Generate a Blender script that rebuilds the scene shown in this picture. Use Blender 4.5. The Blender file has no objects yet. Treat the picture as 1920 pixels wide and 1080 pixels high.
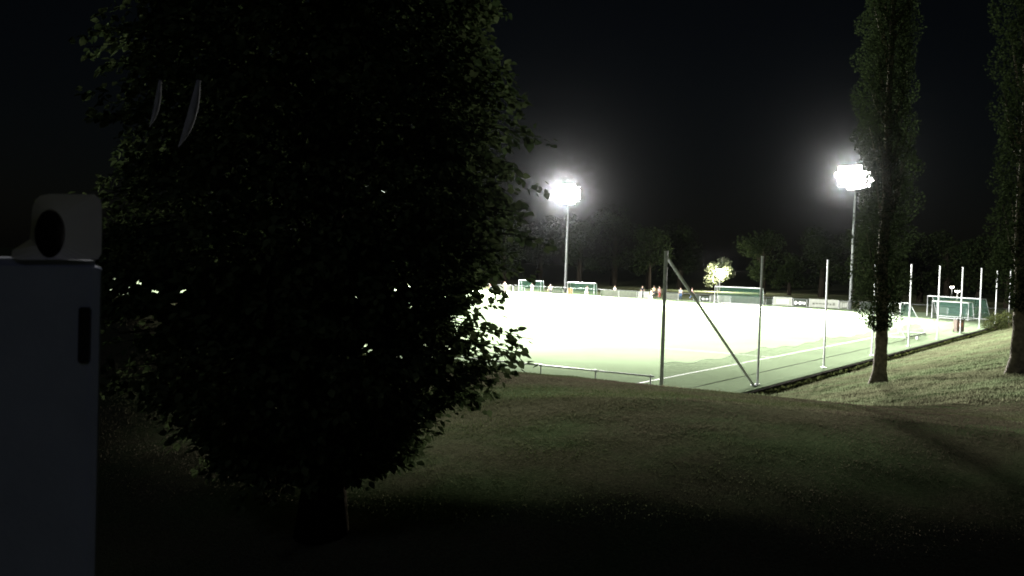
import bpy, bmesh, math, random
import numpy as np
from mathutils import Vector, Matrix
R = math.radians
scene = bpy.context.scene
rng = random.Random(7)
nr = np.random.default_rng(11)

# ------------------------------------------------------------------ camera
F = 1900.0                       # focal length in pixels of a 1920 wide frame
CAMZ = 5.5                       # above the pitch
ROLL, TILT = R(1.83), R(-1.72)
cam_d = bpy.data.cameras.new('camera')
cam = bpy.data.objects.new('camera', cam_d); scene.collection.objects.link(cam)
cam_d.sensor_width = 36; cam_d.lens = 36 * F / 1920
cam_d.clip_start = 0.05; cam_d.clip_end = 3000
CM = Matrix.Rotation(R(90) + TILT, 3, 'X') @ Matrix.Rotation(ROLL, 3, 'Z')
cam.matrix_world = Matrix.Translation((0, 0, CAMZ)) @ CM.to_4x4()
cam_d.dof.use_dof = True; cam_d.dof.focus_distance = 13; cam_d.dof.aperture_fstop = 6.5
scene.camera = cam

# ------------------------------------------------------------------ night sky, faint added fill lamp
world = bpy.data.worlds.new('World'); scene.world = world; world.use_nodes = True
wn = world.node_tree.nodes; wl = world.node_tree.links
FILL_EL, FILL_AZ = R(38), R(200)      # azimuth clockwise from +Y: behind the camera, a little left
sky = wn.new('ShaderNodeTexSky'); sky.sky_type = 'NISHITA'; sky.sun_disc = False
sky.sun_elevation = FILL_EL; sky.sun_rotation = FILL_AZ
bg = wn['Background']; bg.inputs['Strength'].default_value = 0.0004
wl.new(sky.outputs[0], bg.inputs['Color'])
sd = bpy.data.lights.new('fill_light', 'SUN'); sd.energy = 0.12; sd.angle = R(8); sd.color = (0.66, 0.72, 1.0)  # added weak fill for the cabinet front; no moon is known
so = bpy.data.objects.new('fill_light', sd); scene.collection.objects.link(so)
mdir = Vector((math.sin(FILL_AZ) * math.cos(FILL_EL), math.cos(FILL_AZ) * math.cos(FILL_EL), math.sin(FILL_EL)))
so.rotation_euler = mdir.to_track_quat('Z', 'Y').to_euler()
so.location = (-5, -20, 30)

# ------------------------------------------------------------------ render
scene.view_settings.view_transform = 'Standard'; scene.view_settings.look = 'None'
scene.view_settings.exposure = 0; scene.view_settings.gamma = 1
scene.render.engine = 'CYCLES'
cy = scene.cycles
cy.max_bounces = 5; cy.diffuse_bounces = 2; cy.glossy_bounces = 2; cy.transmission_bounces = 4
cy.transparent_max_bounces = 16; cy.volume_bounces = 0
cy.sample_clamp_indirect = 2; cy.sample_clamp_direct = 0
cy.use_light_tree = True; cy.filter_width = 1.8
cy.use_denoising = True; cy.denoiser = 'OPENIMAGEDENOISE'; cy.denoising_input_passes = 'RGB_ALBEDO_NORMAL'

# ------------------------------------------------------------------ frame of the pitch
U = Vector((0.547, 0.837, 0)).normalized()      # away from us along the ball net
V = Vector((-U.y, U.x, 0))                      # along the near railing, to the left
P1 = Vector((5.7, 37.8, 0))                     # the near corner post
def ab(a, b, z=0):                              # a metres along U, b metres to the right of the net line
    return P1 + U * a - V * b + Vector((0, 0, z))
def at(px, py, z=0.0):                          # where the sight line of a photo point meets the height z
    d = CM @ Vector(((px - 960) / F, -(py - 540) / F, -1))
    t = (z - CAMZ) / d.z
    return Vector((0, 0, CAMZ)) + d * t
def at_y(px, py, Y):
    d = CM @ Vector(((px - 960) / F, -(py - 540) / F, -1))
    return Vector((0, 0, CAMZ)) + d * (Y / d.y)

# ------------------------------------------------------------------ helpers
def mat(name, color, rough=0.8, metal=0.0, var=0.25, scale=4.0, bump=0.0, bscale=None, color2=None, spec=0.12, detail=6):
    m = bpy.data.materials.new(name); m.use_nodes = True
    nt = m.node_tree; n = nt.nodes; l = nt.links; b = n['Principled BSDF']
    tc = n.new('ShaderNodeTexCoord'); nz = n.new('ShaderNodeTexNoise')
    nz.inputs['Scale'].default_value = scale; nz.inputs['Detail'].default_value = detail
    l.new(tc.outputs['Object'], nz.inputs['Vector'])
    rp = n.new('ShaderNodeValToRGB')
    c2 = color2 or tuple(c * (1 - var) for c in color)
    c1 = color if color2 else tuple(min(1, c * (1 + var)) for c in color)
    rp.color_ramp.elements[0].position = 0.3; rp.color_ramp.elements[1].position = 0.7
    rp.color_ramp.elements[0].color = (*c2, 1); rp.color_ramp.elements[1].color = (*c1, 1)
    l.new(nz.outputs[0], rp.inputs[0]); l.new(rp.outputs[0], b.inputs['Base Color'])
    b.inputs['Roughness'].default_value = rough; b.inputs['Metallic'].default_value = metal
    b.inputs['Specular IOR Level'].default_value = spec
    if bump:
        n2 = n.new('ShaderNodeTexNoise'); n2.inputs['Scale'].default_value = bscale or scale * 4
        n2.inputs['Detail'].default_value = 8
        l.new(tc.outputs['Object'], n2.inputs['Vector'])
        bp = n.new('ShaderNodeBump'); bp.inputs['Strength'].default_value = bump; bp.inputs['Distance'].default_value = 0.1
        l.new(n2.outputs[0], bp.inputs['Height']); l.new(bp.outputs[0], b.inputs['Normal'])
    return m

def emit_mat(name, color, strength, sample=False):
    m = bpy.data.materials.new(name); m.use_nodes = True
    b = m.node_tree.nodes['Principled BSDF']
    b.inputs['Base Color'].default_value = (0.8, 0.8, 0.8, 1)
    b.inputs['Emission Color'].default_value = (*color, 1); b.inputs['Emission Strength'].default_value = strength
    m.cycles.emission_sampling = 'AUTO' if sample else 'NONE'
    return m

def leaf_mat(name, c1, c2, trans=0.3, rough=0.5, patch=None):
    m = bpy.data.materials.new(name); m.use_nodes = True
    nt = m.node_tree; n = nt.nodes; l = nt.links; n.remove(n['Principled BSDF']); b = n.new('ShaderNodeBsdfDiffuse')
    g = n.new('ShaderNodeNewGeometry'); rp = n.new('ShaderNodeValToRGB')
    rp.color_ramp.elements[0].color = (*c1, 1); rp.color_ramp.elements[1].color = (*c2, 1)
    l.new(g.outputs['Random Per Island'], rp.inputs[0]); col = rp.outputs[0]
    if patch:       # dry brown patches through the lawn
        tc = n.new('ShaderNodeTexCoord'); nz = n.new('ShaderNodeTexNoise'); nz.inputs['Scale'].default_value = 0.22; nz.inputs['Detail'].default_value = 5
        l.new(tc.outputs['Object'], nz.inputs['Vector']); mr = n.new('ShaderNodeMapRange'); mr.inputs['From Min'].default_value = 0.42; mr.inputs['From Max'].default_value = 0.56
        l.new(nz.outputs[0], mr.inputs['Value']); mxc = n.new('ShaderNodeMixRGB'); mxc.inputs[2].default_value = (*patch, 1)
        l.new(mr.outputs[0], mxc.inputs[0]); l.new(col, mxc.inputs[1]); col = mxc.outputs[0]
    l.new(col, b.inputs['Color']); t = n.new('ShaderNodeBsdfTranslucent'); l.new(col, t.inputs['Color'])
    mx = n.new('ShaderNodeMixShader'); mx.inputs[0].default_value = trans
    l.new(b.outputs[0], mx.inputs[1]); l.new(t.outputs[0], mx.inputs[2])
    l.new(mx.outputs[0], n['Material Output'].inputs['Surface'])
    return m

def net_mat(name, color, cell=0.12, width=0.10):
    """square mesh netting: strands opaque, holes clear; uses the UV map in metres"""
    m = bpy.data.materials.new(name); m.use_nodes = True
    nt = m.node_tree; n = nt.nodes; l = nt.links; b = n['Principled BSDF']
    b.inputs['Base Color'].default_value = (*color, 1); b.inputs['Roughness'].default_value = 0.7
    uv = n.new('ShaderNodeUVMap'); sp = n.new('ShaderNodeSeparateXYZ'); l.new(uv.outputs[0], sp.inputs[0])
    outs = []
    for k in range(2):
        d = n.new('ShaderNodeMath'); d.operation = 'DIVIDE'; d.inputs[1].default_value = cell; l.new(sp.outputs[k], d.inputs[0])
        f = n.new('ShaderNodeMath'); f.operation = 'FRACT'; l.new(d.outputs[0], f.inputs[0])
        c = n.new('ShaderNodeMath'); c.operation = 'LESS_THAN'; c.inputs[1].default_value = width; l.new(f.outputs[0], c.inputs[0])
        outs.append(c)
    mxm = n.new('ShaderNodeMath'); mxm.operation = 'MAXIMUM'; l.new(outs[0].outputs[0], mxm.inputs[0]); l.new(outs[1].outputs[0], mxm.inputs[1])
    t = n.new('ShaderNodeBsdfTransparent'); mx = n.new('ShaderNodeMixShader')
    l.new(mxm.outputs[0], mx.inputs[0]); l.new(t.outputs[0], mx.inputs[1]); l.new(b.outputs[0], mx.inputs[2])
    l.new(mx.outputs[0], n['Material Output'].inputs['Surface'])
    return m

class MB:
    """collects shapes, then links them as one mesh object"""
    def __init__(s): s.v = []; s.f = []; s.uv = {}
    def add(s, vs, fs):
        o = len(s.v); s.v += [tuple(v) for v in vs]; s.f += [tuple(i + o for i in f) for f in fs]
    def box(s, c, size, rot=None):
        x, y, z = (k / 2 for k in size)
        vs = [Vector(p) for p in ((-x,-y,-z),(x,-y,-z),(x,y,-z),(-x,y,-z),(-x,-y,z),(x,-y,z),(x,y,z),(-x,y,z))]
        if rot is not None: vs = [rot @ v for v in vs]
        c = Vector(c); s.add([v + c for v in vs], [(0,3,2,1),(4,5,6,7),(0,1,5,4),(1,2,6,5),(2,3,7,6),(3,0,4,7)])
    def tube(s, pts, rad, n=10, cap=True):
        pts = [Vector(p) for p in pts]
        if not isinstance(rad, (list, tuple)): rad = [rad] * len(pts)
        rings = []
        for i, p in enumerate(pts):
            t = (pts[min(i + 1, len(pts) - 1)] - pts[max(i - 1, 0)]).normalized()
            a = t.cross(Vector((0, 0, 1)));
            if a.length < 0.05: a = t.cross(Vector((0, 1, 0)))
            a.normalize(); b = t.cross(a)
            rings.append([p + (a * math.cos(2*math.pi*k/n) + b * math.sin(2*math.pi*k/n)) * rad[i] for k in range(n)])
        fs = []
        for i in range(len(pts) - 1):
            for k in range(n):
                k2 = (k + 1) % n; fs.append((i*n+k, i*n+k2, (i+1)*n+k2, (i+1)*n+k))
        if cap: fs.append(tuple(range(n))[::-1]); fs.append(tuple((len(pts)-1)*n + k for k in range(n)))
        s.add([v for r in rings for v in r], fs)
    def build(s, name, m, parent=None, smooth=False, bevel=0):
        me = bpy.data.meshes.new(name); me.from_pydata(s.v, [], s.f)
        bm = bmesh.new(); bm.from_mesh(me); bmesh.ops.recalc_face_normals(bm, faces=bm.faces)
        if bevel: bmesh.ops.bevel(bm, geom=bm.edges[:], offset=bevel, segments=2, affect='EDGES', clamp_overlap=True)
        bm.to_mesh(me); bm.free()
        me.materials.append(m)
        if smooth: me.polygons.foreach_set('use_smooth', [True] * len(me.polygons))
        o = bpy.data.objects.new(name, me); scene.collection.objects.link(o)
        if parent: o.parent = parent
        return o

def np_mesh(name, verts, faces, m, parent=None, smooth=False):
    """verts (N,3), faces (M,k) arrays of equal size polygons"""
    me = bpy.data.meshes.new(name); k = faces.shape[1]
    me.vertices.add(len(verts)); me.vertices.foreach_set('co', np.ascontiguousarray(verts, dtype=np.float32).ravel())
    me.loops.add(faces.size); me.loops.foreach_set('vertex_index', np.ascontiguousarray(faces, dtype=np.int32).ravel())
    me.polygons.add(len(faces)); me.polygons.foreach_set('loop_start', np.arange(0, faces.size, k, dtype=np.int32))
    me.update(calc_edges=True); me.validate()
    if smooth: me.polygons.foreach_set('use_smooth', [True] * len(me.polygons))
    me.materials.append(m)
    o = bpy.data.objects.new(name, me); scene.collection.objects.link(o)
    if parent: o.parent = parent
    return o

def tag(o, label=None, cat=None, group=None, kind=None):
    if label: o['label'] = label
    if cat: o['category'] = cat
    if group: o['group'] = group
    if kind: o['kind'] = kind
    return o
def empty(name, loc, rz=0, label=None, cat=None, group=None):
    o = bpy.data.objects.new(name, None); scene.collection.objects.link(o)
    o.location = loc; o.rotation_euler = (0, 0, rz); o.empty_display_size = 0.2
    return tag(o, label, cat, group)
def copy_tree(o, parent=None):
    kids = [c for c in scene.collection.objects if c.parent == o]
    c = o.copy(); scene.collection.objects.link(c)
    if parent: c.parent = parent
    for k in kids: copy_tree(k, c)
    return c
def net_sheet(name, quads, m, parent):
    """quads: list of four corners each; UV in metres along the edges"""
    me = bpy.data.meshes.new(name); vs = []; fs = []; uvs = []
    for q in quads:
        q = [Vector(p) for p in q]; o = len(vs); vs += q; fs.append((o, o+1, o+2, o+3))
        w = (q[1]-q[0]).length; h = (q[3]-q[0]).length; h2 = (q[2]-q[1]).length
        u0 = sum(q[0]) * 0.0
        uvs += [(0, 0), (w, 0), (w, h2), (0, h)]
    me.from_pydata(vs, [], fs); uvl = me.uv_layers.new(name='UVMap')
    for i, uvv in enumerate(uvs): uvl.data[i].uv = uvv
    me.materials.append(m); o = bpy.data.objects.new(name, me); scene.collection.objects.link(o); o.parent = parent
    return o

# ------------------------------------------------------------------ materials
def grass_ground_mat():
    m = bpy.data.materials.new('grass_ground'); m.use_nodes = True
    nt = m.node_tree; n = nt.nodes; l = nt.links; b = n['Principled BSDF']
    tc = n.new('ShaderNodeTexCoord')
    def noise(sc, det=8, ro=0.6):
        z = n.new('ShaderNodeTexNoise'); z.inputs['Scale'].default_value = sc; z.inputs['Detail'].default_value = det
        z.inputs['Roughness'].default_value = ro; l.new(tc.outputs['Object'], z.inputs['Vector']); return z
    big = noise(0.35, 4); mid = noise(3.0); fine = noise(28.0)
    r1 = n.new('ShaderNodeValToRGB'); e = r1.color_ramp.elements
    e[0].position = 0.45; e[0].color = (0.095, 0.08, 0.055, 1); e[1].position = 0.6; e[1].color = (0.06, 0.095, 0.04, 1)
    l.new(big.outputs[0], r1.inputs[0])
    r2 = n.new('ShaderNodeValToRGB'); e = r2.color_ramp.elements
    e[0].position = 0.35; e[0].color = (0.035, 0.043, 0.022, 1); e[1].position = 0.68; e[1].color = (0.14, 0.165, 0.085, 1)
    l.new(fine.outputs[0], r2.inputs[0])
    mx = n.new('ShaderNodeMixRGB'); mx.inputs[0].default_value = 0.5
    l.new(r1.outputs[0], mx.inputs[1]); l.new(r2.outputs[0], mx.inputs[2]); l.new(mx.outputs[0], b.inputs['Base Color'])
    b.inputs['Roughness'].default_value = 1.0; b.inputs['Specular IOR Level'].default_value = 0.0
    ad = n.new('ShaderNodeMath'); ad.operation = 'ADD'; vf = noise(70.0, 3); a2 = n.new('ShaderNodeMath'); a2.operation = 'ADD'; l.new(fine.outputs[0], a2.inputs[0]); l.new(vf.outputs[0], a2.inputs[1]); l.new(mid.outputs[0], ad.inputs[0]); l.new(a2.outputs[0], ad.inputs[1])
    bp = n.new('ShaderNodeBump'); bp.inputs['Strength'].default_value = 0.8; bp.inputs['Distance'].default_value = 0.06
    l.new(ad.outputs[0], bp.inputs['Height']); l.new(bp.outputs[0], b.inputs['Normal'])
    return m
M = dict(
    ground=grass_ground_mat(),
    turf=mat('artificial_turf', (0.205, 0.262, 0.165), 0.9, var=0.10, scale=0.15, bump=0.15, bscale=40, spec=0.0),
    line=mat('line_paint', (0.48, 0.49, 0.46), 0.8, var=0.08, scale=3),
    steel=mat('galvanised_steel', (0.55, 0.56, 0.58), 0.5, metal=0.0, var=0.2, scale=8),
    alu=mat('white_aluminium', (0.75, 0.76, 0.76), 0.4, var=0.06, scale=6),
    mast_steel=mat('weathered_steel', (0.10, 0.105, 0.11), 0.6, var=0.2, scale=5),
    dark_steel=mat('dark_steel', (0.10, 0.105, 0.11), 0.55, metal=0.4, var=0.3, scale=9),
    bark=mat('bark', (0.16, 0.125, 0.09), 0.95, var=0.5, scale=7, bump=0.9, bscale=16, spec=0.03),
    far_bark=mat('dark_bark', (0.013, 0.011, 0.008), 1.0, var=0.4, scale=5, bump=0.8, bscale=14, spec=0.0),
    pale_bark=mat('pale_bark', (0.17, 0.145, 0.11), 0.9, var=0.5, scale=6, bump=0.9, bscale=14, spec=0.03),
    skin=mat('skin', (0.50, 0.33, 0.25), 0.6, var=0.08),
    hair=mat('hair', (0.06, 0.04, 0.03), 0.7, var=0.3, scale=30),
    white_cloth=mat('white_cloth', (0.78, 0.78, 0.76), 0.9, var=0.06, scale=9),
    cream_cloth=mat('cream_cloth', (0.72, 0.66, 0.40), 0.9, var=0.08, scale=9),
    dark_cloth=mat('dark_cloth', (0.03, 0.035, 0.05), 0.9, var=0.2, scale=9),
    red_cloth=mat('red_cloth', (0.35, 0.06, 0.05), 0.9, var=0.12, scale=9),
    pink_cloth=mat('pink_cloth', (0.55, 0.33, 0.34), 0.9, var=0.12, scale=9),
    blue_cloth=mat('blue_cloth', (0.10, 0.16, 0.30), 0.9, var=0.15, scale=9),
    shoe=mat('shoe', (0.05, 0.05, 0.05), 0.6, var=0.2, scale=20),
    board_pale=mat('pale_board', (0.26, 0.27, 0.24), 0.7, var=0.15, scale=2.5),
    board_grey=mat('grey_board', (0.10, 0.105, 0.09), 0.7, var=0.2, scale=2.5),
    board_dark=mat('dark_board', (0.03, 0.037, 0.03), 0.7, var=0.25, scale=2.5),
    board_white=mat('white_board', (0.78, 0.78, 0.76), 0.6, var=0.05, scale=3),
    board_orange=mat('orange_board', (0.42, 0.17, 0.08), 0.7, var=0.15, scale=3),
    bin=mat('brown_plastic', (0.10, 0.07, 0.055), 0.6, var=0.3, scale=6),
    concrete=mat('concrete', (0.05, 0.047, 0.042), 1.0, var=0.35, scale=4, bump=0.5, spec=0.0),
    cabinet=mat('grey_painted_metal', (0.20, 0.215, 0.26), 0.8, var=0.10, scale=5, bump=0.05, bscale=60),
    hood=mat('pale_metal_hood', (0.36, 0.34, 0.32), 0.45, var=0.15, scale=7),
    black=mat('black_rubber', (0.012, 0.012, 0.013), 0.9, var=0.2),
    streak=mat('pale_streak', (0.14, 0.14, 0.145), 1.0, var=0.3, scale=14, spec=0.0),
    tree_leaf=leaf_mat('broad_leaf', (0.020, 0.032, 0.012), (0.048, 0.062, 0.026), 0.10),
    poplar_leaf=leaf_mat('poplar_leaf', (0.009, 0.014, 0.006), (0.022, 0.032, 0.012), 0.2),
    far_leaf=leaf_mat('far_leaf', (0.004, 0.007, 0.003), (0.012, 0.017, 0.006), 0.2),
    lit_leaf=leaf_mat('lamplit_leaf', (0.05, 0.06, 0.035), (0.10, 0.11, 0.06), 0.3),  # lighter twin of far_leaf; the street lamp's glow is put into its colour
    weed=leaf_mat('weed_leaf', (0.035, 0.045, 0.02), (0.08, 0.09, 0.03), 0.2),
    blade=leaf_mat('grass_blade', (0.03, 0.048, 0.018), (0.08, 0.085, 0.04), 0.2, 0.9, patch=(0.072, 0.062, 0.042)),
    lit_blade=leaf_mat('lit_bank_blade', (0.09, 0.12, 0.06), (0.20, 0.23, 0.13), 0.3, patch=(0.13, 0.135, 0.08)),  # paler copy of the lawn blade; floodlight on the bank put into its colour
    net_green=net_mat('green_net', (0.04, 0.12, 0.09), 0.10, 0.11),
    net_grey=net_mat('grey_net', (0.16, 0.16, 0.15), 0.05, 0.17),
    wire=net_mat('wire_mesh', (0.25, 0.26, 0.25), 0.06, 0.09),
    lamp_glass=emit_mat('floodlight_glass', (1.0, 0.99, 0.95), 60),
    street_glass=emit_mat('street_lamp_glass', (1.0, 0.93, 0.72), 25),
    ball=mat('ball_leather', (0.8, 0.8, 0.78), 0.5, var=0.05),
)

# ------------------------------------------------------------------ terrain
XP = [-60, -2, -0.02, 0.05, 4, 8, 12, 16, 20, 22, 26, 30, 35, 60, 400]
ZP = [-0.55, -0.55, -0.55, -0.5, 0.45, 1.5, 2.45, 3.02, 3.42, 3.42, 3.38, 3.03, 2.6, 2.5, 2.5]
def terr(x, y, lumps=True):
    x = np.asarray(x, dtype=float); y = np.asarray(y, dtype=float)
    dx = x - P1.x; dy = y - P1.y
    a = dx * U.x + dy * U.y; b = -(dx * V.x + dy * V.y)
    k = 1.2
    D = np.maximum(-a, b); dd = np.abs(-a - b)
    D = D + np.maximum(0, k * 3 - dd) ** 2 / (k * 12)
    D = np.where((a > 0.0) & (b < 0.0), np.minimum(D, -0.1), D)
    z = np.interp(D, XP, ZP)
    q = np.clip(D - 20.3, 0, 7.7); z = np.where(D > 20, 3.42 - 0.0108 * q ** 2 - 0.13 * np.clip(D - 28, 0, 4), z)
    far = np.clip((a - 104) / 6, 0, 1)          # behind the far touchline the ground comes level again
    z = np.where(b < 2, z * (1 - far) + far * -0.06, z)
    z = z + np.exp(-((x + 8.5) / 3.2) ** 2 - ((y - 21) / 4.5) ** 2) * 1.05       # a mound at the left
    z = z - np.exp(-((x + 1.8) / 3.4) ** 2 - ((y - 17.5) / 5) ** 2) * 0.46      # a dip beside the big tree
    if lumps:
        w = np.clip(D / 3, 0, 1)
        z = z + w * (0.006 * np.sin(0.9 * x + 1.3 * np.sin(0.6 * y)) * np.cos(0.8 * y) + 0.002 * np.sin(3.1 * x + 1) * np.sin(2.7 * y + 0.5 * x))
        w2 = np.clip((D - 0.5) / 2, 0, 1) * np.clip((15 - D) / 4, 0, 1)      # tussocks on the bank
        z = z + w2 * (0.05 * np.sin(1.9 * x + 2 * np.sin(0.7 * y)) * np.sin(1.3 * y) + 0.03 * np.sin(4.3 * x + y) * np.sin(3.7 * y))
    return z
def tz(x, y): return float(terr(x, y))
def axis(segs):
    out = []
    for a0, a1, st in segs: out += list(np.arange(a0, a1, st))
    out.append(segs[-1][1]); return np.array(out)
gx = axis([(-700, -60, 20), (-60, -14, 1.5), (-14, 30, 0.25), (30, 90, 0.6), (90, 700, 20)])
gy = axis([(-200, -4, 8), (-4, 48, 0.25), (48, 150, 0.6), (150, 230, 2), (230, 900, 25)])
XX, YY = np.meshgrid(gx, gy); ZZ = terr(XX, YY)
nx_, ny_ = len(gx), len(gy)
idx = np.arange(nx_ * ny_).reshape(ny_, nx_)
fq = np.stack([idx[:-1, :-1], idx[:-1, 1:], idx[1:, 1:], idx[1:, :-1]], -1).reshape(-1, 4)
g = np_mesh('ground', np.stack([XX, YY, ZZ], -1).reshape(-1, 3), fq, M['ground'], smooth=True); tag(g, kind='structure')

# pitch: a raised sheet of artificial turf with an edge towards the bank
mb = MB(); A0, A1, B0, B1 = -0.6, 106.5, -150, 0.5
cs = [ab(A0, B0), ab(A0, B1), ab(A1, B1), ab(A1, B0)]
mb.add([c for c in cs] + [c + Vector((0, 0, -0.62)) for c in cs], [(0, 1, 2, 3), (0, 4, 5, 1), (1, 5, 6, 2), (2, 6, 7, 3), (3, 7, 4, 0)])
tag(mb.build('pitch', M['turf']), kind='structure')
def stripe(mb, p, q, w=0.12, z=0.004):
    p, q = Vector(p), Vector(q); d = (q - p).normalized(); s = Vector((-d.y, d.x, 0)) * w / 2
    mb.add([v + Vector((0, 0, z)) for v in (p - s, q - s, q + s, p + s)], [(0, 1, 2, 3)])
mb = MB(); la, lb = 5.6, -4.2           # the near corner of the marked field
stripe(mb, ab(la, lb), ab(85, lb)); stripe(mb, ab(la, lb - 0.065), ab(la, -112))
stripe(mb, ab(85.06, lb + .06), ab(85.06, -112))
stripe(mb, ab(25, lb - 0.065), ab(25, lb - 16.4)); stripe(mb, ab(65.3, lb - 0.065), ab(65.3, lb - 16.4)); stripe(mb, ab(24.94, lb - 16.46), ab(65.36, lb - 16.46))
stripe(mb, ab(la + .07, -58), ab(85, -58))
tag(mb.build('field_markings', M['line']), kind='structure')

# concrete edging on the net side
mb = MB(); n_ = 40
for k in range(n_):
    p, q = ab(-0.6 + k * 2.68, 0.62), ab(-0.6 + k * 2.68 + 2.66, 0.62)
    c = (p + q) / 2; mb.box((c.x, c.y, -0.33 + rng.uniform(-.015, .015)), ((q - p).length, 0.2, 0.62), Matrix.Rotation(math.atan2(U.y, U.x), 3, 'Z'))
tag(mb.build('edging_wall', M['concrete']), 'low dark concrete edging along the foot of the grass bank beside the net', 'wall')

# ------------------------------------------------------------------ leaves
def leaves(P, N, size, jitter=0.5):
    """kite shaped leaves: P (n,3) positions, N (n,3) outward/drop directions, size scalar or (n,)"""
    n = len(P); size = np.broadcast_to(size, (n,)) * nr.uniform(0.7, 1.25, n)
    d = N + nr.normal(0, jitter, (n, 3)); d /= np.linalg.norm(d, axis=1)[:, None]
    up = nr.normal(0, 0.55, (n, 3)) + np.array([0, 0, 1.0])
    s = np.cross(d, up); s /= np.linalg.norm(s, axis=1)[:, None] + 1e-9
    nn = np.cross(s, d)
    L = size[:, None]
    a = P; b = P + d * L * 0.38 + s * L * 0.36 + nn * L * 0.06; c = P + d * L + nn * L * -0.08; e = P + d * L * 0.38 - s * L * 0.36 + nn * L * 0.06
    b2 = P + d * L * 0.72 + s * L * 0.24; e2 = P + d * L * 0.72 - s * L * 0.24
    v = np.stack([a, b, b2, c, e2, e], 1).reshape(-1, 3)
    i = np.arange(n)[:, None] * 6
    f = np.concatenate([i + np.array([[0, 1, 2, 3]]), i + np.array([[0, 3, 4, 5]])], 0)
    return v, f

# ------------------------------------------------------------------ the big broadleaf tree at the left
TX, TY = -1.75, 9.6
tg = tz(TX, TY)
# crown half widths by height: right side (towards the pitch) and left side
zr = [3.35, 3.6, 3.9, 4.2, 4.4, 4.7, 4.85, 5.0, 5.2, 5.6, 6.3, 7.0, 7.8, 9.0, 10.5, 11.5]
rr = [0.55, 0.9, 1.12, 1.55, 1.72, 1.80, 1.55, 1.55, 1.7, 1.85, 1.85, 1.8, 1.7, 1.5, 0.9, 0.1]
rl = [0.9, 1.25, 1.5, 2.1, 2.3, 2.5, 2.6, 2.6, 2.6, 2.4, 2.1, 2.1, 2.0, 1.7, 1.0, 0.1]
def crown_r(z, ph):
    w = 0.5 + 0.5 * np.cos(ph); return np.interp(z, zr, rr) * w + np.interp(z, zr, rl) * (1 - w)
tree = empty('broadleaf_tree', (TX, TY, tg - 0.05), 0, 'huge dark broadleaf tree with drooping leafy branches, blocking the left half of the pitch', 'tree')
mb = MB(); segs = 14
mb.tube([(0.02 * math.sin(k), 0.03 * math.cos(k * 1.3), k * 0.55) for k in range(segs)], [0.22 - 0.014 * k + (0.05 if k == 0 else 0) for k in range(segs)], 14)
sprays = []       # (start, end)
n_sp = 1500
for k in range(n_sp):
    z = rng.uniform(3.5, 10.9); ph = rng.uniform(-math.pi, math.pi)
    Rm = float(crown_r(z, ph)); r_end = Rm * (rng.uniform(0.45, 1.0) ** 0.5) * (1 + 0.10 * math.sin(5 * ph + 3 * z)) * (rng.uniform(1.05, 1.2) if k % 7 == 0 else 1)
    end = Vector((TX + r_end * math.cos(ph), TY + r_end * math.sin(ph), z))
    ln = rng.uniform(0.45, 0.8); st = Vector((TX, TY, z)) + (end - Vector((TX, TY, z))) * max(0.1, 1 - ln / max(r_end, 0.3))
    st.z += rng.uniform(0.0, 0.22)
    if z < 4.3: end.z -= rng.uniform(0, 0.16)
    sprays.append((st, end))
# long sprays reaching over the pitch at the right and low skirts
for (px, py, Y, ln) in [(1000, 636, 9.4, 0.9), (990, 622, 9.7, .7), (975, 628, 9.2, .7), (1000, 668, 9.3, 0.95), (985, 655, 9.8, .8), (980, 662, 9.0, .7), (955, 668, 9.6, .8),
                        (945, 548, 9.5, 0.6), (925, 560, 9.2, 0.6), (942, 572, 9.7, 0.6), (900, 585, 9.4, .5), (930, 604, 9.5, 0.6), (900, 610, 9.7, .6), (960, 640, 10, .7),
                        (950, 700, 9.4, .7), (925, 712, 9.3, .7), (930, 728, 9.7, .7), (905, 742, 9.5, .7), (880, 735, 9.0, .7), (965, 690, 9.9, .6), (940, 680, 9.2, .7),
                        (835, 780, 9.6, .5), (815, 770, 9.4, .5), (860, 755, 9.3, .6), (1010, 440, 9.6, .6), (1040, 452, 9.8, .5), (985, 400, 9.4, .5), (990, 380, 9.4, .4),
                        (960, 305, 9.6, .5), (975, 215, 9.6, .5), (985, 190, 9.4, .5), (950, 120, 9.6, .5), (955, 20, 9.6, .5), (965, 150, 9.8, .4), (990, 250, 9.5, .5),
                        (235, 640, 9.0, .6), (220, 690, 9.2, .5), (205, 610, 9.1, .6), (210, 560, 9.4, .5)]:
    e = at_y(px, py, Y); c = Vector((TX, TY, e.z + 0.25)); d = (c - e).normalized(); sprays.append((e + d * ln, e))
for k in range(170):
    e = at_y(rng.uniform(190, 520), rng.uniform(495, 650), rng.uniform(8.6, 10.6)); d = (Vector((TX, TY, e.z + .25)) - e).normalized(); sprays.append((e + d * .6, e))
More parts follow.
